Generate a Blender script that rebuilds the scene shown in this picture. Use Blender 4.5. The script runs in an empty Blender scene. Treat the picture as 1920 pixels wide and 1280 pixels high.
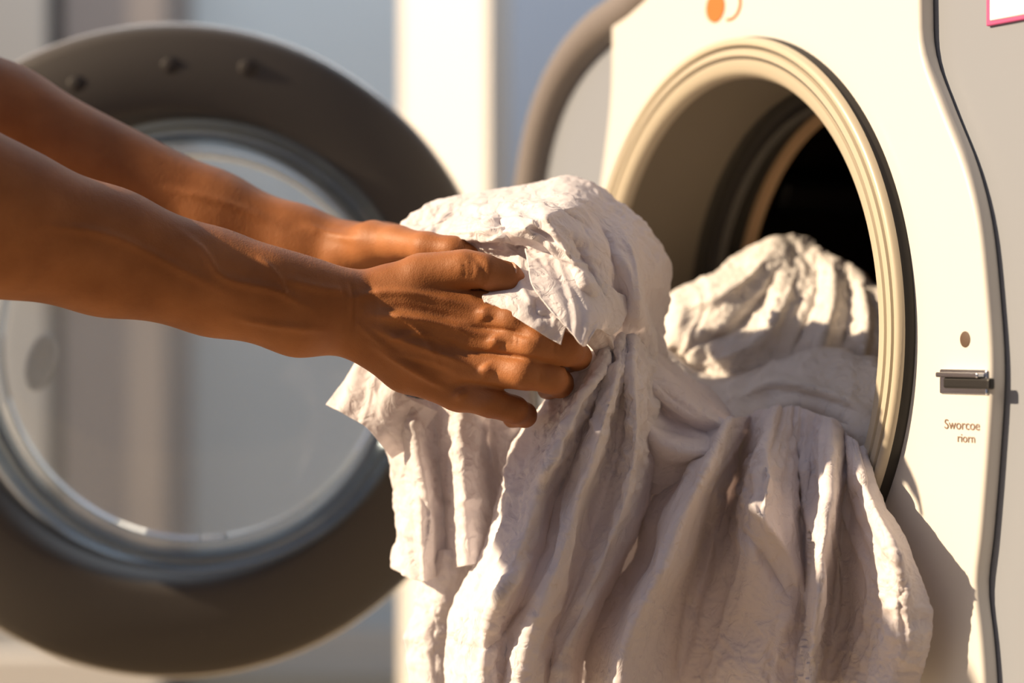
import bpy, bmesh, math, numpy as np
from mathutils import Vector, Matrix, noise
F=4533.3; ZC=0.58
def W(u,v,y): return ((u-960)/F*y, y, ZC+(640-v)/F*y)
scene=bpy.context.scene
# ---------------- materials ----------------
def mat(name,col,rough=0.5,metal=0.0,bump=0.0,bscale=200,var=0.0,vscale=5,sss=0.0,spec=0.5,coat=0.0,sssr=(1,.4,.2)):
    m=bpy.data.materials.new(name); m.use_nodes=True
    nt=m.node_tree; b=nt.nodes['Principled BSDF']
    b.inputs['Base Color'].default_value=(*col,1)
    b.inputs['Roughness'].default_value=rough
    b.inputs['Metallic'].default_value=metal
    b.inputs['Specular IOR Level'].default_value=spec
    b.inputs['Coat Weight'].default_value=coat
    tc=nt.nodes.new('ShaderNodeTexCoord')
    if sss>0:
        b.inputs['Subsurface Weight'].default_value=sss
        b.inputs['Subsurface Radius'].default_value=sssr
        b.inputs['Subsurface Scale'].default_value=0.008
    if var>0:
        n=nt.nodes.new('ShaderNodeTexNoise'); n.inputs['Scale'].default_value=vscale; n.inputs['Detail'].default_value=4
        nt.links.new(tc.outputs['Object'],n.inputs['Vector'])
        r=nt.nodes.new('ShaderNodeValToRGB')
        r.color_ramp.elements[0].position=.3; r.color_ramp.elements[1].position=.7
        r.color_ramp.elements[0].color=(*[c*(1-var) for c in col],1)
        r.color_ramp.elements[1].color=(*[min(1,c*(1+var)) for c in col],1)
        nt.links.new(n.outputs['Fac'],r.inputs['Fac']); nt.links.new(r.outputs['Color'],b.inputs['Base Color'])
    if bump>0:
        n=nt.nodes.new('ShaderNodeTexNoise'); n.inputs['Scale'].default_value=bscale; n.inputs['Detail'].default_value=5
        nt.links.new(tc.outputs['Object'],n.inputs['Vector'])
        bp=nt.nodes.new('ShaderNodeBump'); bp.inputs['Strength'].default_value=bump; bp.inputs['Distance'].default_value=0.002
        nt.links.new(n.outputs['Fac'],bp.inputs['Height']); nt.links.new(bp.outputs['Normal'],b.inputs['Normal'])
    return m
M={}
M['fascia']=mat('cream_enamel',(.66,.64,.61),.35,bump=.03,bscale=60)
M['body']=mat('shade_grey_enamel',(.25,.27,.31),.4,bump=.03,bscale=60)  # blue-grey shade beside the fascia is put into this colour
M['ridge']=mat('shaded_beige_plastic',(.20,.175,.165),.4)  # edge ridge toned down in colour to look shaded
M['reflection']=mat('reflection_grey',(.30,.29,.28),.4)  # grey for the oval reflection in the door glass
M['collar']=mat('ivory_plastic',(.50,.44,.34),.35)
M['rubber']=mat('dark_rubber',(.018,.016,.015),.55)
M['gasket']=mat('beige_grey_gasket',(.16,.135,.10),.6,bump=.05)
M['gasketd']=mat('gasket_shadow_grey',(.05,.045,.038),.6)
M['lip']=mat('tan_metal_lip',(.62,.42,.25),.35,metal=.2)
M['doorring']=mat('grey_brown_plastic',(.070,.062,.056),.5,bump=.03,bscale=80)
M['screw']=mat('dark_grey_screw',(.035,.03,.028),.5)
M['trimm']=mat('pale_rim_metal',(.7,.68,.64),.25,metal=.7)
M['chrome']=mat('chrome',(.75,.75,.78),.15,metal=1)
M['black']=mat('black_plastic',(.015,.014,.014),.4)
M['orange']=mat('orange_print',(.75,.15,.02),.5)
M['pink']=mat('pink_print',(.50,.08,.22),.5)
M['white']=mat('white_paper',(.8,.8,.84),.6)
M['brown']=mat('brown_print',(.22,.15,.11),.6)
M['hole']=mat('dark_brown_recess',(.09,.055,.035),.6)
def drum_mat():
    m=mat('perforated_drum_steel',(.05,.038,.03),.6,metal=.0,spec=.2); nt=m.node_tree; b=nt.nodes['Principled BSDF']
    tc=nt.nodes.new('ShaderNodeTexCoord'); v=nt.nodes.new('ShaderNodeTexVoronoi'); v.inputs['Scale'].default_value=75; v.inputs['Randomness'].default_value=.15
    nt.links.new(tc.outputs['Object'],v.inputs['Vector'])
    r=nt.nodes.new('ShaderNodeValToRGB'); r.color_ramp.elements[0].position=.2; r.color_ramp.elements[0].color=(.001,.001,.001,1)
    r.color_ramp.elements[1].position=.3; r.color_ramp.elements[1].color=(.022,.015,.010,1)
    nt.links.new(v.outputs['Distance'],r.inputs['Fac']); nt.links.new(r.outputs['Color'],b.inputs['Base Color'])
    return m
M['drum']=drum_mat()
def glass_mat(name,haze,tint,hazecol,ior=1.5):
    m=bpy.data.materials.new(name); m.use_nodes=True; nt=m.node_tree; nt.nodes.clear()
    o=nt.nodes.new('ShaderNodeOutputMaterial'); t=nt.nodes.new('ShaderNodeBsdfTransparent'); t.inputs[0].default_value=(*tint,1)
    g=nt.nodes.new('ShaderNodeBsdfGlossy'); g.inputs['Roughness'].default_value=.06; g.inputs['Color'].default_value=(.9,.95,1,1)
    d=nt.nodes.new('ShaderNodeBsdfDiffuse'); d.inputs[0].default_value=(*hazecol,1)
    tl=nt.nodes.new('ShaderNodeBsdfTranslucent'); tl.inputs[0].default_value=(*hazecol,1)
    a=nt.nodes.new('ShaderNodeMixShader'); a.inputs[0].default_value=.5
    nt.links.new(d.outputs[0],a.inputs[1]); nt.links.new(tl.outputs[0],a.inputs[2])
    mx=nt.nodes.new('ShaderNodeMixShader'); mx.inputs[0].default_value=haze
    nt.links.new(t.outputs[0],mx.inputs[1]); nt.links.new(a.outputs[0],mx.inputs[2])
    fr=nt.nodes.new('ShaderNodeFresnel'); fr.inputs[0].default_value=ior
    m2=nt.nodes.new('ShaderNodeMixShader'); nt.links.new(fr.outputs[0],m2.inputs[0]); nt.links.new(mx.outputs[0],m2.inputs[1]); nt.links.new(g.outputs[0],m2.inputs[2])
    nt.links.new(m2.outputs[0],o.inputs[0]); return m
M['glass']=glass_mat('door_glass',.22,(.93,.96,.98),(.80,.84,.88))
M['glassrim']=glass_mat('door_glass_rim',.26,(.50,.58,.66),(.40,.48,.58),2.2)
def skin_mat():
    m=mat('tanned_skin',(.34,.14,.055),.55,sss=.14,sssr=(1,.35,.15),spec=.32); nt=m.node_tree; b=nt.nodes['Principled BSDF']
    tc=nt.nodes.new('ShaderNodeTexCoord')
    n=nt.nodes.new('ShaderNodeTexNoise'); n.inputs['Scale'].default_value=22; n.inputs['Detail'].default_value=6
    nt.links.new(tc.outputs['Object'],n.inputs['Vector'])
    r=nt.nodes.new('ShaderNodeValToRGB'); r.color_ramp.elements[0].position=.3; r.color_ramp.elements[0].color=(.26,.092,.027,1)
    r.color_ramp.elements[1].position=.7; r.color_ramp.elements[1].color=(.40,.158,.055,1)
    nt.links.new(n.outputs['Fac'],r.inputs['Fac']); nt.links.new(r.outputs['Color'],b.inputs['Base Color'])
    v=nt.nodes.new('ShaderNodeTexVoronoi'); v.inputs['Scale'].default_value=850; nt.links.new(tc.outputs['Object'],v.inputs['Vector'])
    n2=nt.nodes.new('ShaderNodeTexNoise'); n2.inputs['Scale'].default_value=190; n2.inputs['Detail'].default_value=6; nt.links.new(tc.outputs['Object'],n2.inputs['Vector'])
    ad=nt.nodes.new('ShaderNodeMath'); ad.operation='MULTIPLY_ADD'; ad.inputs[1].default_value=.5; nt.links.new(v.outputs['Distance'],ad.inputs[0]); nt.links.new(n2.outputs['Fac'],ad.inputs[2])
    bp=nt.nodes.new('ShaderNodeBump'); bp.inputs['Strength'].default_value=.26; bp.inputs['Distance'].default_value=.001
    nt.links.new(ad.outputs[0],bp.inputs['Height']); nt.links.new(bp.outputs['Normal'],b.inputs['Normal'])
    return m
M['skin']=skin_mat()
M['nail']=mat('fingernail',(.55,.30,.20),.25)
def cloth_mat(name,col,tr=.22):
    m=bpy.data.materials.new(name); m.use_nodes=True; nt=m.node_tree; b=nt.nodes['Principled BSDF']; o=nt.nodes['Material Output']
    b.inputs['Base Color'].default_value=(*col,1); b.inputs['Roughness'].default_value=.85; b.inputs['Specular IOR Level'].default_value=.2
    b.inputs['Sheen Weight'].default_value=.1
    tc=nt.nodes.new('ShaderNodeTexCoord')
    n=nt.nodes.new('ShaderNodeTexNoise'); n.inputs['Scale'].default_value=60; n.inputs['Detail'].default_value=5; n.inputs['Distortion'].default_value=1.4
    nt.links.new(tc.outputs['Object'],n.inputs['Vector'])
    s1=nt.nodes.new('ShaderNodeMath'); s1.operation='SUBTRACT'; s1.inputs[1].default_value=.5; nt.links.new(n.outputs['Fac'],s1.inputs[0])
    s2=nt.nodes.new('ShaderNodeMath'); s2.operation='ABSOLUTE'; nt.links.new(s1.outputs[0],s2.inputs[0])
    s3=nt.nodes.new('ShaderNodeMath'); s3.operation='MULTIPLY_ADD'; s3.inputs[1].default_value=-1.4; nt.links.new(s2.outputs[0],s3.inputs[0]); nt.links.new(n.outputs['Fac'],s3.inputs[2])
    n2=nt.nodes.new('ShaderNodeTexNoise'); n2.inputs['Scale'].default_value=900; n2.inputs['Detail'].default_value=2
    nt.links.new(tc.outputs['Object'],n2.inputs['Vector'])
    b1=nt.nodes.new('ShaderNodeBump'); b1.inputs['Strength'].default_value=.5; b1.inputs['Distance'].default_value=.005
    nt.links.new(s3.outputs[0],b1.inputs['Height'])
    b2=nt.nodes.new('ShaderNodeBump'); b2.inputs['Strength'].default_value=.2; b2.inputs['Distance'].default_value=.0008
    nt.links.new(n2.outputs['Fac'],b2.inputs['Height']); nt.links.new(b1.outputs['Normal'],b2.inputs['Normal'])
    nt.links.new(b2.outputs['Normal'],b.inputs['Normal'])
    t=nt.nodes.new('ShaderNodeBsdfTranslucent'); t.inputs[0].default_value=(col[0],col[1]*.95,col[2]*.9,1)
    mx=nt.nodes.new('ShaderNodeMixShader'); mx.inputs[0].default_value=tr
    nt.links.new(b.outputs[0],mx.inputs[1]); nt.links.new(t.outputs[0],mx.inputs[2]); nt.links.new(mx.outputs[0],o.inputs[0])
    return m
M['cloth']=cloth_mat('white_cotton',(.90,.87,.90),.34)
M['cloth2']=cloth_mat('white_linen',(.86,.81,.83),.26)
M['cloth3']=cloth_mat('ivory_cotton',(.87,.83,.80),.24)
# ---------------- helpers ----------------
def empty(name,loc=(0,0,0),rot=(0,0,0)):
    e=bpy.data.objects.new(name,None); scene.collection.objects.link(e); e.location=loc; e.rotation_euler=rot; e.empty_display_size=.05; return e
def mesh(name,verts,faces,mats,parent=None,smooth=True,fm=None):
    me=bpy.data.meshes.new(name); me.from_pydata([tuple(v) for v in verts],[],faces); me.update()
    for m in mats: me.materials.append(m)
    if fm is not None: me.polygons.foreach_set('material_index',fm)
    me.polygons.foreach_set('use_smooth',[smooth]*len(me.polygons))
    o=bpy.data.objects.new(name,me); scene.collection.objects.link(o)
    if parent: o.parent=parent
    return o
def lathe(name,prof,mats,segs_mat,parent,N=160,c=(0,0),cap=False):
    verts=[];faces=[];fm=[]
    for (r,y) in prof:
        for i in range(N):
            a=2*math.pi*i/N; verts.append((c[0]+r*math.cos(a),y,c[1]+r*math.sin(a)))
    for k in range(len(prof)-1):
        for i in range(N):
            j=(i+1)%N
            faces.append((k*N+i,k*N+j,(k+1)*N+j,(k+1)*N+i)); fm.append(segs_mat[k] if isinstance(segs_mat,list) else segs_mat)
    o=mesh(name,verts,faces,mats,parent,True,fm)
    md=o.modifiers.new('es','EDGE_SPLIT'); md.split_angle=math.radians(50)
    return o
def box(name,x0,x1,y0,y1,z0,z1,m,parent=None,bev=.004):
    v=[(x,y,z) for x in (x0,x1) for y in (y0,y1) for z in (z0,z1)]
    f=[(0,1,3,2),(4,6,7,5),(0,4,5,1),(2,3,7,6),(0,2,6,4),(1,5,7,3)]
    o=mesh(name,v,f,[m],parent,False)
    if bev:
        b=o.modifiers.new('b','BEVEL'); b.width=bev; b.segments=3
    return o
def flatshape(name,loops,h0,h1,m,parent,bevel=.003):
    cu=bpy.data.curves.new(name,'CURVE'); cu.dimensions='2D'; cu.fill_mode='BOTH'
    for lp in loops:
        s=cu.splines.new('POLY'); s.points.add(len(lp)-1)
        for i,(x,z) in enumerate(lp): s.points[i].co=(x,z,0,1)
        s.use_cyclic_u=True
    cu.extrude=(h1-h0)/2-bevel; cu.bevel_depth=bevel; cu.bevel_resolution=2; cu.offset=-bevel
    o=bpy.data.objects.new(name,cu); scene.collection.objects.link(o)
    bpy.context.view_layer.update()
    dg=bpy.context.evaluated_depsgraph_get()
    me=bpy.data.meshes.new_from_object(o.evaluated_get(dg))
    bpy.data.objects.remove(o)
    me.materials.clear(); me.materials.append(m)
    for v in me.vertices:
        x,y,z=v.co; v.co=(x,-(z)-(h0+h1)/2,y)
    o=bpy.data.objects.new(name,me); scene.collection.objects.link(o); o.parent=parent
    bm=bmesh.new(); bm.from_mesh(me); bmesh.ops.remove_doubles(bm,verts=bm.verts,dist=1e-5); bmesh.ops.recalc_face_normals(bm,faces=bm.faces); bm.to_mesh(me); bm.free()
    return o
def cr(pts,M_):
    p=np.array(pts,float); n=len(p)
    if n==2: t=np.linspace(0,1,M_)[:,None]; return p[0]*(1-t)+p[1]*t
    q=np.vstack([2*p[0]-p[1],p,2*p[-1]-p[-2]])
    d=np.linalg.norm(np.diff(p[:,:2],axis=0),axis=1)**.8+1e-6; s=np.concatenate([[0],np.cumsum(d)]); s/=s[-1]
    T=np.linspace(0,1,M_); idx=np.clip(np.searchsorted(s,T,side='right')-1,0,n-2); u=((T-s[idx])/(s[idx+1]-s[idx]))[:,None]
    p0,p1,p2,p3=q[idx],q[idx+1],q[idx+2],q[idx+3]
    return .5*((2*p1)+(-p0+p2)*u+(2*p0-5*p1+4*p2-p3)*u**2+(-p0+3*p1-3*p2+p3)*u**3)
def polydist(P,line):
    line=np.array(line,float); best=np.full(len(P),1e9); tt=np.zeros(len(P)); L=len(line)-1
    for i in range(L):
        a=line[i];b=line[i+1];ab=b-a; t=np.clip(((P-a)@ab)/(ab@ab+1e-9),0,1); d=np.linalg.norm(P-(a+t[:,None]*ab),axis=1)
        k=d<best; best[k]=d[k]; tt[k]=(i+t[k])/L
    return best,tt
def strokes_disp(UV,strokes,pw=2.0):
    D=np.zeros(len(UV))
    for (line,w,h) in strokes:
        ln=cr(line,max(8,4*len(line))) if len(line)>2 else line
        d,t=polydist(UV,ln)
        D+=h*np.exp(-(d/w)**pw)*np.clip(np.minimum(t,1-t)*4,0,1)
    return D
def loft(name,rails,mat_,parent,M_=220,N_=160,strokes=(),wr=.004,wf=(9,26),cr_amp=.0015,seed=0,thick=.0012,amp=1.0):
    R=np.array([cr(r,M_) for r in rails])
    if amp!=1 and len(R)>3:
        Y0=R[...,2].copy(); A=Y0.copy(); A[1:-1]=(Y0[:-2]+Y0[1:-1]+Y0[2:])/3
        R[...,2]=A+amp*(Y0-A)
    S=np.array([cr(R[:,j,:],N_) for j in range(M_)])
    UV=S[...,:2].reshape(-1,2); Y=S[...,2].reshape(-1)
    Y=Y-strokes_disp(UV,strokes,1.35)
    X=(UV[:,0]-960)/F*Y; Z=ZC+(640-UV[:,1])/F*Y
    P=np.stack([X,Y,Z],1).reshape(M_,N_,3)
    du=np.gradient(P,axis=0); dv=np.gradient(P,axis=1); n=np.cross(du,dv); n/=np.linalg.norm(n,axis=2,keepdims=True)+1e-9
    n[n[...,1]>0]*=-1
    Lm=np.linalg.norm(np.diff(P,axis=0),axis=2).sum(0).mean(); Ln=np.linalg.norm(np.diff(P,axis=1),axis=2).sum(1).mean()
    D=np.zeros((M_,N_))
    for i in range(M_):
        a=i/(M_-1)*Lm
        for j in range(N_):
            b=j/(N_-1)*Ln
            w=noise.noise(Vector((a*14,b*14,seed+5.5)))*.03
            f1=noise.noise(Vector((a*wf[0],(b+w)*wf[1],seed)))
            f2=noise.noise(Vector((a*wf[0]*1.6,(b+w)*wf[1]*2.1,seed+9)))
            rg=(1-math.sqrt(f1*f1+.0008)*2.2)*.6+(1-math.sqrt(f2*f2+.0006)*2.4)*.4
            p=P[i,j]; c1=noise.noise(Vector((p[0]*50+w*40,p[1]*50,p[2]*50+seed))); c2=noise.noise(Vector((p[0]*105+w*60,p[1]*105,p[2]*105+seed)))
            c3=noise.noise(Vector((p[0]*210,p[1]*210,p[2]*210+seed)))
            msk=.4+.6*min(1,max(0,noise.noise(Vector((p[0]*12,p[1]*12,p[2]*12+seed+3)))*2.5+.4))
            D[i,j]=wr*(rg-.4)+cr_amp*1.7*msk*((1-abs(c1)*2)+.55*(1-abs(c2)*2)+.28*(1-abs(c3)*2)-.85)
    P=P+n*D[...,None]
    faces=[(i*N_+j,i*N_+j+1,(i+1)*N_+j+1,(i+1)*N_+j) for i in range(M_-1) for j in range(N_-1)]
    o=mesh(name,P.reshape(-1,3),faces,[mat_],parent)
    s=o.modifiers.new('s','SOLIDIFY'); s.thickness=thick; s.offset=0
    return o
# ---------------- room ----------------
wallm=mat('wall_paint_grey',(.60,.66,.70),.8,bump=.05,bscale=40,var=.03)
wallb=mat('wall_paint_taupe',(.30,.265,.25),.8,var=.05)
cream=mat('cream_paint',(.66,.635,.60),.6)
bluew=mat('wall_paint_blue_grey',(.46,.52,.62),.8)
floorm=mat('floor_warm_tile',(.33,.26,.17),.45,var=.12,vscale=3)
YW=4.2
def ux(u,y=YW): return (u-960)/F*y
box('wall_back',-2.0,2.4,YW,YW+.1,0,2.2,wallm,bev=0)
box('floor',-2.2,2.6,-.6,YW+.1,-.05,0,floorm,bev=0)
cab=empty('tall_cabinet')
box('cabinet_side',ux(-500),ux(365),YW-.35,YW-.02,.0,2.1,wallb,cab)
box('cabinet_door_seam',ux(98,YW-.36),ux(116,YW-.36),YW-.362,YW-.35,.05,2.05,M['black'],cab,bev=0)
box('cabinet_door_leaf',ux(-500),ux(90,YW-.36),YW-.37,YW-.35,.05,2.05,mat('cabinet_grey',(.38,.38,.38),.6),cab)
box('cabinet_plinth',ux(-500),ux(365),YW-.42,YW-.36,.0,.09,cream,cab)
dl=empty('sun_stripe')  # angled panel added to catch the sun as a bright background stripe
a=(ux(752,3.62),3.62); b=(ux(914,3.45),3.45)
def prism(name,a,b,t,z0,z1,m,parent):
    d=Vector((b[0]-a[0],b[1]-a[1])).normalized(); nn=Vector((-d.y,d.x))*t
    q=[(a[0],a[1]),(b[0],b[1]),(b[0]+nn.x,b[1]+nn.y),(a[0]+nn.x,a[1]+nn.y)]
    v=[(x,y,z) for z in (z0,z1) for x,y in q]
    return mesh(name,v,[(3,2,1,0),(4,5,6,7),(0,1,5,4),(1,2,6,5),(2,3,7,6),(3,0,4,7)],[m],parent,False)
prism('sun_stripe_panel',a,b,.04,.01,2.05,cream,dl)
box('trim_1',ux(925),ux(1500),YW-.03,YW-.001,0,2.2,bluew,bev=.002)
box('baseboard_back',-2.0,2.4,YW-.045,YW-.031,0,.09,cream,bev=.002)
# ---------------- washing machine ----------------
DP=1.90; P0=Vector(W(1415,620,DP)); rang=math.radians(-63)
wm=empty('washing_machine',P0,(0,0,rang))
bpy.context.view_layer.update()
Minv=wm.matrix_world.inverted()
nrm=(wm.matrix_world.to_3x3()@Vector((0,-1,0)))
CAM=Vector((0,0,ZC))
def PL(u,v,h=0):
    d=Vector(W(u,v,1.0))-CAM; p=P0+nrm*h; t=(p-CAM).dot(nrm)/d.dot(nrm); q=Minv@(CAM+d*t); return (q.x,q.z)
def circ(r,n=96,c=(0,0)): return [(c[0]+r*math.cos(2*math.pi*i/n),c[1]+r*math.sin(2*math.pi*i/n)) for i in range(n)]
zf=-P0.z+.02
lpx=[(1320,-150),(1270,-90),(1190,0),(1108,60),(1050,130),(1010,220),(985,340),(975,480),(975,650),(978,820),(982,1000),(986,1240)]
lp=[PL(*p) for p in cr(lpx,40)[:,:2]]
top=.37
xr=.38
body=[(lp[0][0]-.0,top)]+lp+[(lp[-1][0],zf),(xr,zf),(xr,top)]
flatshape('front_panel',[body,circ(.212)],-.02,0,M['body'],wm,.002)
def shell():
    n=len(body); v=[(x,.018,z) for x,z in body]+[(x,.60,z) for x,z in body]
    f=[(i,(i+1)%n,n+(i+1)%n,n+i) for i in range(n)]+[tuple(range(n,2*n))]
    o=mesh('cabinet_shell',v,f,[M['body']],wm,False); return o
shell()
for i,(x,y) in enumerate(((-.30,.08),(.28,.08),(.28,.5),(-.30,.5))):
    lathe('foot_%d'%(i+1),[(0.001,0),(.02,0),(.02,.03),(0.001,.03)],[M['rubber']],0,wm,24).matrix_local=Matrix.Translation((x,y,-P0.z+.03))@Matrix.Rotation(math.radians(-90),4,'X')
rpx=[(1723,-200),(1724,0),(1730,100),(1765,200),(1808,310),(1835,420),(1850,560),(1858,700),(1850,850),(1838,1000),(1828,1100),(1838,1200),(1845,1300),(1850,1500)]
rp=[PL(*p,.014) for p in cr(rpx,60)[:,:2]]
lfx=[(1145,-200),(1145,60),(1143,180),(1130,300),(1112,420),(1085,560),(1075,700),(1090,900),(1150,1100),(1200,1300),(1220,1500)]
lf=[PL(*p,.014) for p in cr(lfx,40)[:,:2]]
flatshape('fascia',[rp+lf[::-1],circ(.212)],0.0,.014,M['fascia'],wm,.004)
cu=bpy.data.curves.new('edge_ridge','CURVE'); cu.dimensions='3D'; s=cu.splines.new('POLY'); s.points.add(len(lp)-1)
for i,(x,z) in enumerate(lp): s.points[i].co=(x+.022,-.002,z,1)
cu.bevel_depth=.018; cu.bevel_resolution=6
ro=bpy.data.objects.new('edge_ridge',cu); scene.collection.objects.link(ro); ro.parent=wm; cu.materials.append(M['ridge'])
prof=[(.204,-.012),(.203,-.022),(.200,-.024),(.199,-.034),(.1945,-.036),(.1935,-.042),(.190,-.045),(.1865,-.044),(.1855,-.040),(.1835,-.040),(.182,-.044),(.176,-.0445),(.1745,-.041),(.1725,-.041),(.171,-.044),(.162,-.043),(.157,-.038),(.1545,-.028),(.153,.045),(.1525,.052),(.158,.054),(.159,.066),(.150,.068),(.149,.074),(.156,.076),(.157,.088),(.148,.092)]
def rm(r): return .199+(r-.157)*.773 if r>.157 else r+.042
pr=[]
for i,(r,y) in enumerate(prof):
    rr=r+.042 if i>=20 else rm(r)
    yy=y*.62 if y<0 else y*1.1
    if i<4: rr=[.2285,.229,.2275,.2265][i]; yy=[-.006,-.016,-.019,-.022][i]
    pr.append((rr,yy))
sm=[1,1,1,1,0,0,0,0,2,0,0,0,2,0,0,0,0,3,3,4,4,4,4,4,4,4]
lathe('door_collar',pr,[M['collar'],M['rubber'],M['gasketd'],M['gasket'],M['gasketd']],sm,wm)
lathe('drum_lip',[(.190,.100),(.184,.102),(.183,.108),(.187,.112),(.194,.114)],[M['lip']],0,wm)
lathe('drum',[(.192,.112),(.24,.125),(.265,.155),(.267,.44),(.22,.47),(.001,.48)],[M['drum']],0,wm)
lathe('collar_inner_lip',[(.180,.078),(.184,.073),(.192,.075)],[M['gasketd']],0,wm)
for a_ in (0,120,240):
    o=box('drum_paddle',-.018,.018,.16,.42,-.268,-.235,M['black'],wm,.012); o.rotation_euler=(0,math.radians(a_),0)
def disc(name,u,v,r,h,m,th=.002):
    x,z=PL(u,v,h); o=lathe(name,[(.0001,-h-th),(r*.85,-h-th),(r,-h-th*.6),(r,-h+.001)],[m],0,wm,32,(x,z)); return o
disc('lock_sensor_hole',1810,636,.0055,.0140,M['hole'],.0006)
x,z=PL(1815,716,.014)
box('latch_slot',x-.030,x+.022,-.0155,-.013,z-.0085,z+.0085,M['chrome'],wm,.002)
box('latch_hook',x-.020,x+.030,-.020,-.0145,z-.0045,z+.003,M['black'],wm,.0015)
box('latch_edge',x-.026,x+.020,-.022,-.0155,z+.003,z+.0065,M['chrome'],wm,.001)
def text(s_,u,v,size,m,h=.0142):
    x,z=PL(u,v,h); c=bpy.data.curves.new('label_text','FONT'); c.body=s_; c.size=size; c.extrude=.0001; c.align_x='CENTER'; c.align_y='CENTER'
    o=bpy.data.objects.new('label_text',c); scene.collection.objects.link(o); o.parent=wm; o.location=(x,-h-.0002,z); o.rotation_euler=(math.radians(90),0,0); o.scale=(1.15,1,1); c.materials.append(m)
text('Sworcoe',1804,797,.0095,M['brown']); text('riorn',1812,822,.0085,M['brown'])
x,z=PL(1341,14,.0145)
flatshape('printed_mark',[[(x+.014*math.cos(t),z+.012*math.sin(t)) for t in np.linspace(0,2*math.pi,32)[:-1]]],.0138,.0148,M['orange'],wm,.0001)
x,z=PL(1368,8,.0145)
arc=[(x+.017*math.cos(t),z+.013*math.sin(t)) for t in np.linspace(-1.9,1.5,24)]+[(x+.014*math.cos(t),z+.011*math.sin(t)) for t in np.linspace(1.5,-1.9,24)]
flatshape('printed_mark_arc',[arc],.0138,.0148,M['orange'],wm,.0001)
a0=PL(1855,50,.0); a1=(xr-.002,PL(1900,-60)[1])
box('label_frame',a0[0],a1[0],-.003,0,a0[1],a1[1],M['pink'],wm,.001)
box('label_plate',a0[0]+.005,a1[0]-.004,-.004,-.001,a0[1]+.003,a1[1]-.004,M['white'],wm,.001)
# ---------------- door ----------------
dy=2.10
door=empty('door',W(330,657,dy),(0,0,math.radians(6)))
R_=.2835
lathe('door_ring',[(.188,.030),(.275,.034),(R_-.001,.028),(R_,.004),(R_-.004,-.006),(R_-.012,-.010),(.245,-.016),(.212,-.018),(.204,-.016),(.200,-.010),(.194,-.004),(.188,.030)],[M['doorring']],0,door)
lathe('door_rim',[(R_-.002,.030),(R_+.002,.026),(R_+.0025,.012),(R_+.001,.004),(R_-.002,.002)],[M['trimm']],0,door)
gc=(.018,.003)
lathe('door_glass_rim',[(.197,-.012),(.196,-.022),(.192,-.026),(.189,-.022),(.186,-.030),(.182,-.034),(.178,-.030),(.175,-.040),(.170,-.046)],[M['glassrim']],0,door,c=gc)
lathe('door_glass_bowl',[(.170,-.046),(.165,-.052),(.150,-.058),(.11,-.063),(.06,-.066),(.0005,-.067)],[M['glass']],0,door,c=gc)
lathe('door_glass_seal',[(.168,.0),(.164,-.004),(.166,-.010),(.171,-.010)],[M['glassrim']],0,door,c=gc)
lathe('door_outer_ring',[(.200,.030),(.192,.034),(.184,.030),(.182,.022)],[M['trimm']],0,door,c=gc)
for (u,v) in ((322,128),(465,130),(150,165)):
    x_=(u-330)/F*dy; z_=(657-v)/F*dy
    lathe('door_screw',[(.0005,-.0165),(.007,-.0165),(.0085,-.0155),(.009,-.010)],[M['screw']],0,door,24,(x_,z_))
def ball(name,m,parent,loc,scale,rot=(0,0,0)):
    bm=bmesh.new(); bmesh.ops.create_uvsphere(bm,u_segments=28,v_segments=18,radius=1); me=bpy.data.meshes.new(name); bm.to_mesh(me); bm.free()
    me.materials.append(m); me.polygons.foreach_set('use_smooth',[True]*len(me.polygons))
    o=bpy.data.objects.new(name,me); scene.collection.objects.link(o); o.scale=scale; o.location=loc; o.rotation_euler=rot; o.parent=parent; return o
ball('glass_reflection',M['reflection'],door,(-.117,.02,-.01),(.013,.012,.026),(0,math.radians(15),0))  # oval reflection in the glass, modelled as a solid grey blob
hg=box('door_hinge',-.02,.05,.0,.03,-.06,.06,M['chrome'],door,.006); hg.location=(.268,.012,0)
door.parent=wm; door.matrix_parent_inverse=wm.matrix_world.inverted()
# ---------------- arms ----------------
person=empty('person')
bm=bmesh.new(); bmesh.ops.create_icosphere(bm,subdivisions=2,radius=1); ICO=[v.co.copy() for v in bm.verts]; bm.free()
def sdf(P,groups,kk=.005):
    fs=[]
    for caps,k_ in groups:
        ds=[]
        for (a,b,ra,rb) in caps:
            ab=b-a; t=np.clip(((P-a)@ab)/(ab@ab+1e-12),0,1); d=np.linalg.norm(P-(a+t[:,None]*ab),axis=1)-(ra+t*(rb-ra)); ds.append(d)
        ds=np.array(ds); mn=ds.min(0); fs.append(mn-k_*np.log(np.exp(-(ds-mn)/k_).sum(0)))
    f=fs[0]
    for g in fs[1:]:
        mn=np.minimum(f,g); f=mn-kk*np.log(np.exp(-(f-mn)/kk)+np.exp(-(g-mn)/kk))
    return f
def chain(pts):
    out=[]
    for p,q in zip(pts[:-1],pts[1:]):
        out.append((np.array(W(*p[:3])),np.array(W(*q[:3])),p[3]/F*p[2],q[3]/F*q[2]))
    return out
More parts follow.
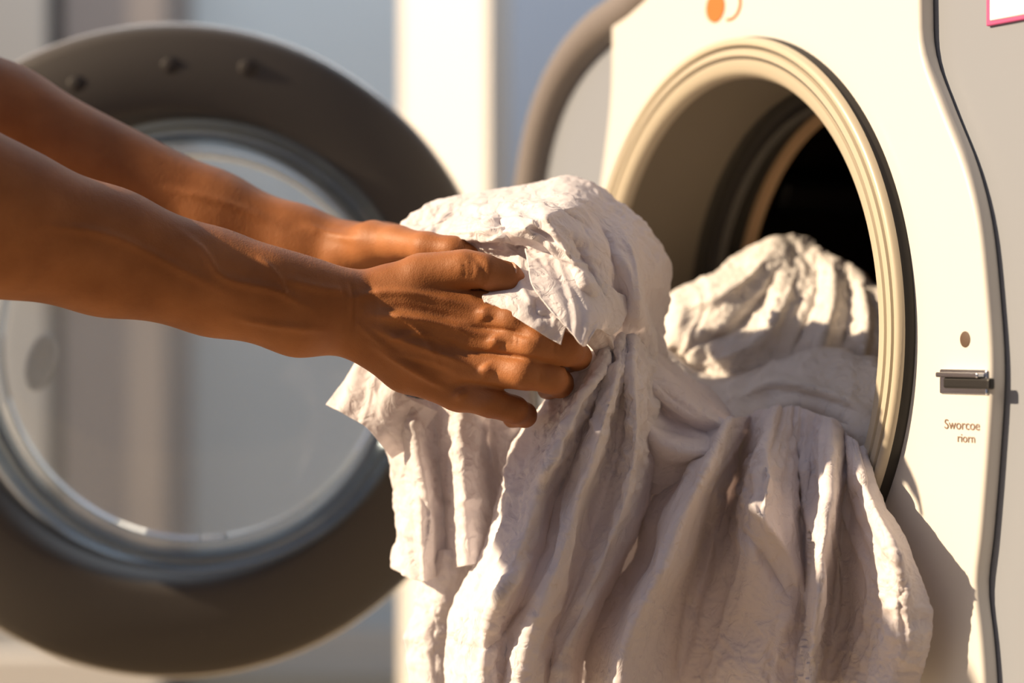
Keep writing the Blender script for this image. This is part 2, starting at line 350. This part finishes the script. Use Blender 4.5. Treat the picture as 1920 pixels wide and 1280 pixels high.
def limb(name,groups,strokes,vox=.0019,kk=.0022):
    V=[];Fc=[]
    for caps,_ in groups:
        for (a,b,ra,rb) in caps:
            tmp=bmesh.new()
            for c_,r_ in ((a,ra),(b,rb)):
                for q in ICO: tmp.verts.new(Vector(c_)+q*r_)
            bmesh.ops.convex_hull(tmp,input=tmp.verts[:])
            tmp.verts.ensure_lookup_table(); tmp.verts.index_update()
            base=len(V); V+=[tuple(v.co) for v in tmp.verts]; Fc+=[tuple(base+v.index for v in f.verts) for f in tmp.faces]
            tmp.free()
    me=bpy.data.meshes.new(name); me.from_pydata(V,[],Fc); me.update()
    o=bpy.data.objects.new(name,me); scene.collection.objects.link(o)
    r=o.modifiers.new('r','REMESH'); r.mode='VOXEL'; r.voxel_size=vox
    dg=bpy.context.evaluated_depsgraph_get(); m2=bpy.data.meshes.new_from_object(o.evaluated_get(dg)); o.modifiers.clear(); o.data=m2; bpy.data.meshes.remove(me)
    n=len(m2.vertices); print(name,'verts',n); P=np.empty(n*3); m2.vertices.foreach_get('co',P); P=P.reshape(-1,3)
    def grad(P):
        e=4e-4; g=np.stack([sdf(P+e*np.eye(3)[i],groups,kk)-sdf(P-e*np.eye(3)[i],groups,kk) for i in range(3)],1)/(2*e); return g/(np.linalg.norm(g,axis=1,keepdims=True)+1e-9)
    for it in range(4):
        f=sdf(P,groups,kk); P=P-np.clip(f,-.004,.004)[:,None]*grad(P)
    E=np.empty(len(m2.edges)*2,int); m2.edges.foreach_get('vertices',E); E=E.reshape(-1,2); deg=np.bincount(E.ravel(),minlength=n)[:,None]
    for it in range(5):
        A=np.zeros_like(P); np.add.at(A,E[:,0],P[E[:,1]]); np.add.at(A,E[:,1],P[E[:,0]]); P=.5*P+.5*A/np.maximum(deg,1)
    N_=grad(P)
    UV=np.stack([P[:,0]/P[:,1]*F+960,640-(P[:,2]-ZC)/P[:,1]*F],1)
    D=strokes_disp(UV,strokes)*np.clip(-N_[:,1]*1.6,0,1)
    P=P+N_*D[:,None]
    m2.vertices.foreach_set('co',P.ravel()); m2.materials.clear(); m2.materials.append(M['skin'])
    m2.polygons.foreach_set('use_smooth',[True]*len(m2.polygons)); m2.update()
    o.name=name; o.parent=person
    return o
armR=chain([(-900,260,1.50,150),(-420,290,1.55,150),(-120,365,1.61,148),(0,412,1.63,134),(200,466,1.66,106),(400,522,1.68,82),(560,560,1.69,64),(650,572,1.70,54)])
armR+=chain([(-100,400,1.63,120),(200,490,1.67,86),(400,548,1.69,68),(560,598,1.69,60),(650,612,1.70,50)])
armR+=chain([(350,500,1.67,56),(500,532,1.675,52),(640,560,1.69,48)])
hand=[]
hand+=chain([(640,585,1.70,56),(720,600,1.70,60),(800,620,1.70,62)])
hand+=chain([(650,560,1.70,48),(760,570,1.695,46),(905,585,1.69,38)])
hand+=chain([(650,590,1.70,50),(780,615,1.692,46),(925,638,1.687,37)])
hand+=chain([(650,610,1.70,46),(780,660,1.695,46),(908,692,1.688,36)])
hand+=chain([(655,620,1.70,42),(760,690,1.705,42),(860,736,1.70,34)])
hand+=chain([(700,560,1.72,44),(820,580,1.725,46),(880,640,1.725,42),(820,690,1.72,36)])
hand+=chain([(665,560,1.705,44),(730,540,1.70,40),(790,518,1.695,37),(840,505,1.69,31)])
thumb=chain([(790,518,1.695,37),(872,503,1.685,33),(905,508,1.683,31),(950,522,1.69,29),(968,532,1.695,23)])
fi=[ [(905,585,1.69,37),(960,600,1.675,30),(1022,615,1.675,28.5),(1050,632,1.705,25),(1030,648,1.73,22)],
 [(925,638,1.687,36),(1000,645,1.668,30),(1066,655,1.675,28),(1084,668,1.705,24),(1062,680,1.735,21)],
 [(908,692,1.688,35),(980,700,1.672,29),(1034,710,1.678,27),(1050,720,1.705,24),(1026,730,1.735,20)],
 [(860,736,1.70,33),(918,754,1.685,27),(964,768,1.69,25),(984,778,1.71,22),(960,784,1.735,19)] ]
groups=[(armR,.006),(hand,.0032),(thumb,.002)]+[(chain(f),.0018) for f in fi]
strR=[([(640,560),(740,548),(830,562),(900,580)],7,.0030),([(680,590),(790,600),(920,632)],7,.0034),([(690,610),(790,650),(900,690)],7,.0034),([(690,640),(770,690),(850,735)],7,.0028),
 ([(700,572),(790,582),(880,604)],9,-.0024),([(720,612),(800,632),(890,662)],9,-.0024),([(720,650),(790,684),(860,712)],9,-.0024),
 ([(700,575),(760,600),(800,640),(830,700)],4.5,.0020),([(720,640),(780,625),(850,650)],4.5,.0020),([(660,600),(740,660),(810,680)],4.5,.0018),
 ([(330,430),(380,470),(420,520),(520,545),(600,590)],7,.0026),([(480,480),(520,520),(540,570)],6,.0020),([(60,420),(200,440),(330,500),(450,560)],8,.0018),([(520,520),(600,540),(660,548)],7,.0022),([(420,590),(520,610),(620,620)],7,.0018),
 ([(655,520),(665,570),(662,640)],4,-.0014),([(690,520),(705,570),(700,620)],4,-.0008),([(640,530),(648,580),(645,640)],3,-.0008),
 ([(870,470),(905,500),(900,550)],6,-.0016),([(880,540),(920,560),(960,560)],9,-.003),([(868,480),(872,500),(870,525)],3,-.0009),([(880,480),(884,500),(882,525)],3,-.0009),
 ([(905,575),(915,600)],14,.0034),([(925,630),(935,650)],14,.0038),([(905,685),(918,705)],14,.0038),([(858,730),(868,748)],12,.0034),
 ([(960,625),(962,650)],3,-.0008),([(970,628),(972,652)],3,-.0008),([(1040,640),(1042,668)],3,-.0009),([(1052,642),(1054,668)],3,-.0009),([(1012,690),(1014,720)],3,-.0009),([(1022,692),(1024,722)],3,-.0009),([(945,750),(947,775)],3,-.0009),
 ([(850,655),(960,668),(1040,682)],5,-.0022),([(860,610),(960,622),(1010,634)],5,-.0022),([(850,715),(920,726),(1000,738)],5,-.002)]
rarm=limb('right_arm',groups,strR)
armL=chain([(-700,-60,1.80,135),(-350,80,1.82,128),(0,238,1.845,112),(400,402,1.84,74),(560,448,1.83,54),(650,466,1.82,46)])
armL+=chain([(0,270,1.85,100),(400,432,1.84,62),(560,478,1.83,50),(650,492,1.82,42)])
hL=chain([(640,478,1.82,50),(720,495,1.82,52),(780,510,1.82,50)])
hL+=chain([(650,465,1.82,40),(720,462,1.82,38),(800,462,1.815,32)])+chain([(650,485,1.82,40),(800,498,1.82,32)])+chain([(650,495,1.82,38),(790,536,1.82,31)])+chain([(650,500,1.82,34),(765,570,1.82,28)])
hL+=chain([(655,468,1.81,40),(700,455,1.79,36),(745,455,1.77,31)])
tL=chain([(745,455,1.77,31),(800,463,1.743,27),(850,469,1.732,25),(880,479,1.73,20)])
fL=[[(800,462,1.815,31),(880,452,1.80,26),(930,470,1.775,23),(925,490,1.755,20)],[(800,498,1.82,31),(890,505,1.805,26),(940,520,1.78,23),(925,535,1.76,20)],[(790,536,1.82,30),(875,555,1.805,25),(920,570,1.78,22),(905,585,1.765,19)],[(765,570,1.82,27),(835,600,1.81,22),(875,612,1.79,20),(868,625,1.77,17)]]
larm=limb('left_arm',[(armL,.006),(hL,.004),(tL,.002)]+[(chain(f),.0018) for f in fL],[([(560,420),(620,440),(680,450)],8,.0020),([(300,350),(420,380),(540,430)],8,.0018)])
ball('thumbnail',M['nail'],person,W(957,508,1.688),(.0065,.0018,.0085),(math.radians(60),math.radians(100),0))
# ---------------- laundry ----------------
sh1=empty('white_shirt'); sh2=empty('white_shirt'); pile=empty('laundry_pile')
loft('held_bunch',[
 [(765,500,1.82),(820,440,1.84),(900,400,1.86),(1000,400,1.86),(1080,395,1.86),(1140,430,1.86),(1190,490,1.86),(1215,560,1.85),(1215,640,1.84),(1225,720,1.83)],
 [(744,448,1.80),(790,398,1.81),(870,368,1.81),(1000,352,1.81),(1078,341,1.80),(1150,380,1.80),(1215,440,1.80),(1252,510,1.80),(1244,590,1.795),(1240,690,1.79)],
 [(752,460,1.765),(810,420,1.765),(885,392,1.765),(1000,372,1.75),(1075,362,1.745),(1140,402,1.745),(1195,455,1.745),(1230,520,1.75),(1222,600,1.75),(1218,720,1.755)],
 [(770,468,1.755),(830,438,1.75),(900,415,1.725),(1000,398,1.71),(1060,395,1.705),(1115,435,1.71),(1165,485,1.715),(1198,540,1.72),(1192,610,1.725),(1190,720,1.75)],
 [(790,474,1.75),(850,452,1.74),(915,440,1.705),(985,428,1.69),(1045,430,1.685),(1095,470,1.69),(1138,520,1.695),(1160,570,1.705),(1168,630,1.715),(1172,720,1.74)],
 [(810,480,1.752),(865,462,1.745),(925,462,1.715),(985,462,1.70),(1030,470,1.69),(1070,505,1.685),(1105,550,1.685),(1132,600,1.695),(1146,640,1.71),(1150,720,1.74)],
 [(830,490,1.76),(880,475,1.75),(930,484,1.725),(975,500,1.71),(1010,520,1.70),(1040,555,1.69),(1072,595,1.69),(1100,640,1.695),(1120,670,1.715),(1130,730,1.745)]],
 M['cloth'],sh1,290,240,strokes=[([(930,390),(950,440),(1010,500)],12,-.013),([(1000,360),(1030,420),(1090,520),(1120,600)],14,.012),([(900,470),(960,440),(1040,400),(1110,380)],10,.009),([(1100,380),(1140,460),(1165,560),(1170,640)],12,-.013),([(1150,400),(1190,480),(1200,580),(1190,660)],11,.010),([(960,400),(1000,440),(1060,480)],9,.008),([(780,440),(860,410),(920,400)],9,-.007),([(1060,430),(1110,520),(1140,620)],8,-.008),([(1010,372),(1060,400),(1120,440)],7,-.007),([(1030,450),(1080,490),(1110,560)],6,.006)],
 wr=.006,wf=(6,20),cr_amp=.0016,seed=1)
loft('shirt_flap',[
 [(960,478,1.71),(930,520,1.70),(905,560,1.68),(918,566,1.675)],
 [(1005,492,1.695),(985,535,1.685),(965,565,1.668),(958,590,1.665)],
 [(1060,500,1.685),(1030,545,1.675),(1010,590,1.660),(1002,618,1.658)],
 [(1105,540,1.685),(1085,580,1.675),(1062,612,1.662),(1052,646,1.658)]],
 M['cloth'],sh1,90,90,strokes=[([(960,500),(990,560),(1030,610)],9,.006),([(1000,560),(1010,590),(1040,600)],10,-.008)],wr=.003,wf=(14,30),cr_amp=.0006,seed=2)
loft('shirt_flap_fold',[
 [(985,470,1.70),(990,500,1.68),(1000,540,1.665),(1040,590,1.652)],
 [(1040,470,1.69),(1045,520,1.672),(1055,570,1.655),(1068,622,1.648)],
 [(1090,500,1.69),(1095,550,1.672),(1098,600,1.655),(1094,650,1.648)],
 [(1140,540,1.70),(1140,570,1.69),(1135,600,1.675),(1120,618,1.66)],
 [(1175,560,1.72),(1170,590,1.715),(1160,620,1.70),(1145,630,1.69)]],
 M['cloth'],sh1,100,110,wr=.004,wf=(9,26),cr_amp=.0007,seed=3)
cd=[
 [(1100,650,1.73),(1040,730,1.75),(985,800,1.77),(945,880,1.77),(930,960,1.76),(905,1030,1.76),(850,1150,1.76),(835,1300,1.76)],
 [(1118,655,1.705),(1070,740,1.71),(1015,815,1.72),(975,890,1.72),(960,960,1.715),(930,1040,1.71),(880,1150,1.71),(865,1300,1.71)],
 [(1135,655,1.70),(1095,750,1.69),(1050,840,1.685),(1010,920,1.69),(985,1000,1.68),(950,1080,1.67),(915,1170,1.67),(900,1300,1.67)],
 [(1150,655,1.71),(1115,760,1.715),(1075,860,1.715),(1040,950,1.715),(1020,1030,1.70),(985,1110,1.68),(955,1190,1.68),(940,1300,1.68)],
 [(1165,655,1.70),(1140,760,1.69),(1110,860,1.685),(1075,960,1.685),(1050,1050,1.675),(1020,1130,1.665),(990,1210,1.665),(975,1300,1.665)],
 [(1182,655,1.705),(1165,770,1.715),(1150,870,1.715),(1120,970,1.715),(1090,1060,1.705),(1060,1140,1.70),(1030,1220,1.70),(1020,1300,1.70)],
 [(1200,655,1.71),(1195,770,1.70),(1190,870,1.70),(1165,970,1.70),(1130,1060,1.70),(1095,1150,1.70),(1060,1230,1.70),(1050,1300,1.70)],
 [(1235,655,1.75),(1240,770,1.75),(1230,870,1.76),(1200,980,1.77),(1160,1070,1.77),(1120,1150,1.77),(1090,1230,1.77),(1080,1300,1.77)]]
cd=[[(r[0][0]*.5+580,570,r[0][2]+.06),(r[0][0]*.8+232,635,r[0][2]+.022)]+[(r[0][0]-8,690,r[0][2]+.002)]+r[1:] for r in cd]
loft('center_drape',cd,
 M['cloth'],sh1,330,210,strokes=[([(1000,900),(1050,860),(1100,830)],10,.006),([(880,1150),(930,1120),(990,1040)],12,.009),([(900,1230),(960,1160),(1010,1120)],11,-.009)],
 wr=.006,wf=(3.5,20),cr_amp=.0018,seed=4,amp=1.4)
loft('inner_drape',[
 [(1040,880,1.82),(1000,1000,1.82),(980,1150,1.82),(960,1320,1.82)],
 [(1120,880,1.79),(1090,1000,1.79),(1060,1150,1.79),(1040,1320,1.79)],
 [(1200,860,1.80),(1180,1000,1.79),(1140,1150,1.78),(1120,1320,1.78)],
 [(1290,860,1.78),(1270,1000,1.79),(1230,1150,1.79),(1200,1320,1.79)]],M['cloth'],sh1,120,120,wr=.012,wf=(4,20),seed=5)
loft('sleeve_corner',[
 [(670,680,1.78),(640,722,1.78),(614,760,1.78)],
 [(710,700,1.765),(675,745,1.765),(645,776,1.765)],
 [(760,740,1.76),(715,785,1.76),(690,804,1.76)],
 [(820,770,1.775),(775,830,1.775),(735,860,1.775)]],M['cloth'],sh1,80,100,wr=.004,wf=(8,24),cr_amp=.0008,seed=6)
loft('left_drape',[
 [(700,730,1.80),(728,850,1.80),(742,950,1.80),(733,1062,1.80)],
 [(735,735,1.775),(760,850,1.775),(768,950,1.775),(760,1080,1.775)],
 [(775,745,1.765),(790,850,1.762),(805,950,1.762),(800,1090,1.762)],
 [(810,750,1.785),(825,850,1.80),(838,950,1.80),(836,1070,1.80)],
 [(850,755,1.765),(860,850,1.752),(868,940,1.75),(872,1060,1.752)],
 [(885,760,1.77),(893,850,1.765),(905,940,1.77),(915,1050,1.77)],
 [(915,765,1.785),(920,850,1.81),(935,930,1.81),(950,1040,1.81)],
 [(960,770,1.765),(955,850,1.775),(965,920,1.78),(985,1030,1.78)],
 [(1010,770,1.80),(1010,850,1.81),(1020,930,1.82),(1040,1030,1.82)]],M['cloth'],sh1,180,180,
 strokes=[([(850,945),(890,935),(935,945)],10,.006),([(760,870),(800,960),(790,1040)],9,-.005)],wr=.005,wf=(4,18),cr_amp=.0012,seed=7)
loft('lower_left_drape',[
 [(800,1040,1.81),(780,1120,1.81),(765,1200,1.81),(775,1320,1.81)],
 [(840,1030,1.785),(820,1120,1.785),(805,1200,1.785),(815,1320,1.785)],
 [(890,1020,1.79),(860,1120,1.79),(840,1200,1.79),(850,1320,1.79)],
 [(950,1000,1.80),(920,1120,1.80),(890,1200,1.80),(890,1320,1.80)]],M['cloth'],sh1,110,90,wr=.006,wf=(5,22),seed=8)
loft('shirt_twist',[
 [(1200,600,1.78),(1230,650,1.79),(1290,700,1.80),(1340,735,1.81),(1390,790,1.80)],
 [(1190,630,1.75),(1220,690,1.745),(1275,735,1.74),(1325,770,1.74),(1372,805,1.74)],
 [(1185,670,1.74),(1210,740,1.75),(1260,785,1.755),(1310,805,1.75),(1355,825,1.75)],
 [(1180,700,1.735),(1205,780,1.725),(1245,830,1.72),(1300,845,1.715),(1350,845,1.72)],
 [(1180,740,1.75),(1200,830,1.75),(1225,875,1.74),(1265,885,1.74),(1320,870,1.74)],
 [(1180,780,1.77),(1195,880,1.77),(1205,920,1.77),(1235,930,1.77),(1290,900,1.77)]],M['cloth2'],sh2,150,150,
 strokes=[([(1200,700),(1260,760),(1340,800)],9,.008),([(1200,790),(1250,810),(1330,830)],8,-.008),([(1210,660),(1280,720),(1350,770)],7,-.006)],wr=.005,wf=(4,24),cr_amp=.0008,seed=9)
rd=[
 [(1330,780,1.80),(1260,860,1.79),(1205,950,1.78),(1192,1040,1.77),(1135,1120,1.77),(1105,1200,1.77),(1100,1310,1.77)],
 [(1350,785,1.765),(1290,870,1.75),(1235,960,1.735),(1215,1050,1.725),(1170,1130,1.72),(1135,1210,1.72),(1125,1310,1.72)],
 [(1365,785,1.75),(1325,870,1.715),(1275,970,1.70),(1240,1060,1.685),(1200,1140,1.68),(1170,1220,1.68),(1160,1310,1.68)],
 [(1385,780,1.765),(1350,880,1.745),(1310,980,1.725),(1275,1070,1.71),(1235,1150,1.705),(1210,1230,1.705),(1200,1310,1.705)],
 [(1410,775,1.78),(1380,890,1.785),(1350,990,1.77),(1320,1080,1.76),(1290,1160,1.755),(1275,1240,1.755),(1270,1310,1.755)],
 [(1445,765,1.765),(1420,880,1.725),(1410,990,1.71),(1400,1090,1.72),(1390,1180,1.73),(1380,1260,1.73),(1375,1310,1.73)],
 [(1490,765,1.77),(1480,880,1.73),(1475,990,1.71),(1470,1090,1.71),(1465,1180,1.715),(1460,1260,1.72),(1455,1310,1.72)],
 [(1530,775,1.77),(1520,880,1.74),(1510,1000,1.725),(1510,1100,1.72),(1505,1190,1.72),(1500,1260,1.72),(1498,1310,1.72)],
 [(1558,790,1.765),(1555,880,1.72),(1545,990,1.695),(1537,1090,1.685),(1529,1190,1.685),(1522,1260,1.69),(1519,1310,1.69)],
 [(1580,805,1.77),(1582,890,1.745),(1575,990,1.735),(1568,1090,1.735),(1560,1190,1.735),(1552,1260,1.735),(1548,1310,1.735)],
 [(1598,825,1.765),(1608,900,1.735),(1628,990,1.72),(1634,1090,1.715),(1626,1190,1.72),(1616,1260,1.72),(1610,1310,1.72)],
 [(1612,840,1.765),(1635,925,1.73),(1672,1005,1.705),(1694,1090,1.70),(1692,1190,1.70),(1676,1260,1.705),(1666,1310,1.71)],
 [(1622,845,1.78),(1652,945,1.745),(1705,1030,1.73),(1736,1110,1.72),(1740,1190,1.72),(1722,1260,1.72),(1706,1320,1.73)]]
rd=[[(u,v,y-max(0,u-1480)*.00028) for (u,v,y) in r] for r in rd]
loft('right_drape',rd,
 M['cloth2'],sh2,280,300,strokes=[([(1380,900),(1420,960),(1480,1040),(1520,1160)],12,.012),([(1370,960),(1430,1040),(1480,1120)],9,-.007),([(1600,870),(1560,930),(1550,1060),(1525,1200)],9,.010),([(1640,880),(1600,960),(1610,1080)],10,-.007),([(1700,1060),(1690,1150),(1705,1240)],7,-.004),([(1480,800),(1500,900),(1490,1000)],9,-.010),([(1220,920),(1190,1050),(1150,1140)],9,.004),([(1400,830),(1370,930),(1300,1060),(1270,1200)],8,-.008),([(1440,820),(1440,900),(1430,980)],10,.010),([(1600,850),(1630,930),(1680,1040),(1690,1120)],7,.007),([(1520,830),(1510,920),(1530,1020)],7,.007)],
 wr=.006,wf=(2.5,17),cr_amp=.0013,seed=10,amp=1.7)
def fan(name,base,crest,back,amp,mt,seed,strokes=(),wr=.005,bul=.02,wf=(2.5,22)):
    K=len(crest); rails=[]
    for i in range(K):
        s=amp*(1 if i%2 else -1)
        b,c,d=base[i],crest[i],back[i]
        m1=tuple(b[j]*.6+c[j]*.4 for j in range(3)); m2=tuple(b[j]*.25+c[j]*.75 for j in range(3))
        rails.append([b,(m1[0],m1[1],m1[2]-bul-s),(m2[0],m2[1],m2[2]-bul*.8-s),(c[0],c[1],c[2]-s*.3),d])
    return loft(name,rails,mt,pile,180,240,strokes=strokes,wr=wr,wf=wf,cr_amp=.0012,seed=seed)
fan('laundry_upper',
 [(1245,660,1.93),(1290,700,1.90),(1330,720,1.89),(1370,730,1.88),(1410,725,1.88),(1450,715,1.88),(1490,710,1.87),(1530,710,1.87),(1575,710,1.87),(1620,710,1.865),(1680,710,1.86)],
 [(1236,592,1.95),(1262,548,1.95),(1315,528,1.95),(1370,495,1.96),(1420,458,1.97),(1465,446,1.98),(1510,450,1.98),(1555,478,1.96),(1600,505,1.94),(1640,535,1.92),(1700,570,1.90)],
 [(1250,590,2.0),(1275,570,2.0),(1330,560,2.02),(1380,530,2.03),(1430,500,2.05),(1470,490,2.06),(1510,490,2.06),(1555,510,2.04),(1600,530,2.02),(1650,560,2.0),(1710,600,1.96)],
 .003,M['cloth3'],11,[([(1260,580),(1340,560),(1410,510),(1450,470)],16,.014),([(1290,650),(1370,620),(1430,560),(1470,490)],9,-.014),([(1330,680),(1420,640),(1470,570),(1500,480)],9,.010),([(1530,470),(1530,560),(1480,680)],7,-.013),([(1560,480),(1560,580),(1520,700)],8,.011),([(1590,500),(1590,590),(1570,700)],6,-.011),([(1610,520),(1625,600),(1615,700)],7,.010)],.005,.03)
fan('laundry_lower',
 [(1240,730,1.87),(1290,800,1.83),(1340,850,1.81),(1390,870,1.80),(1440,870,1.795),(1490,870,1.78),(1540,870,1.765),(1590,880,1.75),(1630,890,1.74)],
 [(1240,650,1.90),(1290,690,1.89),(1340,712,1.875),(1390,705,1.87),(1440,685,1.87),(1490,668,1.86),(1545,658,1.85),(1600,665,1.83),(1670,690,1.80)],
 [(1250,640,1.96),(1300,680,1.95),(1345,700,1.94),(1390,700,1.94),(1440,690,1.94),(1490,680,1.94),(1545,670,1.93),(1600,680,1.90),(1680,700,1.87)],
 .002,M['cloth3'],12,[([(1360,760),(1450,720),(1560,740),(1640,780)],9,.012),([(1400,800),(1500,770),(1600,800)],8,-.012),([(1380,830),(1480,820),(1600,850)],8,.009)],.005,.03,(5,18))
# ---------------- lights ----------------
sd=Vector((-.84,-.13,.42)).normalized()
L=bpy.data.lights.new('sun','SUN'); L.energy=8.2; L.color=(1,.77,.51); L.angle=math.radians(1.0)
so=bpy.data.objects.new('sun',L); scene.collection.objects.link(so); so.rotation_euler=sd.to_track_quat('Z','Y').to_euler(); so.location=(-3,2,3)
AL=bpy.data.lights.new('wall_fill_light','AREA'); AL.shape='RECTANGLE'; AL.size=1.6; AL.size_y=.4; AL.energy=20; AL.color=(.82,.91,1)  # unseen area light added to brighten the back wall
ao=bpy.data.objects.new('wall_fill_light',AL); scene.collection.objects.link(ao); ao.location=(.0,3.1,2.15)
ao.rotation_euler=(Vector((0,3.1,2.15))-Vector((0,4.2,.6))).to_track_quat('Z','Y').to_euler()
w=bpy.data.worlds.new('world'); scene.world=w; w.use_nodes=True; nt=w.node_tree; bg=nt.nodes['Background']
tc=nt.nodes.new('ShaderNodeTexCoord'); vm=nt.nodes.new('ShaderNodeVectorMath'); vm.operation='DOT_PRODUCT'
vd=Vector((-.70,.30,.65)).normalized(); vm.inputs[1].default_value=vd
nt.links.new(tc.outputs['Generated'],vm.inputs[0])
mr=nt.nodes.new('ShaderNodeMapRange'); mr.inputs['From Min'].default_value=-.5; mr.inputs['From Max'].default_value=1; mr.inputs['To Min'].default_value=.03; mr.inputs['To Max'].default_value=.48
nt.links.new(vm.outputs['Value'],mr.inputs['Value']); nt.links.new(mr.outputs['Result'],bg.inputs[1])
bg.inputs[0].default_value=(.80,.82,1.0,1)
# ---------------- camera ----------------
c=bpy.data.cameras.new('camera'); co=bpy.data.objects.new('camera',c); scene.collection.objects.link(co); co.location=CAM; co.rotation_euler=(math.radians(90),0,0)
c.lens=85; c.sensor_width=36; c.clip_start=.05; c.dof.use_dof=True; c.dof.focus_distance=1.69; c.dof.aperture_fstop=2.6
scene.camera=co
scene.view_settings.view_transform='Standard'
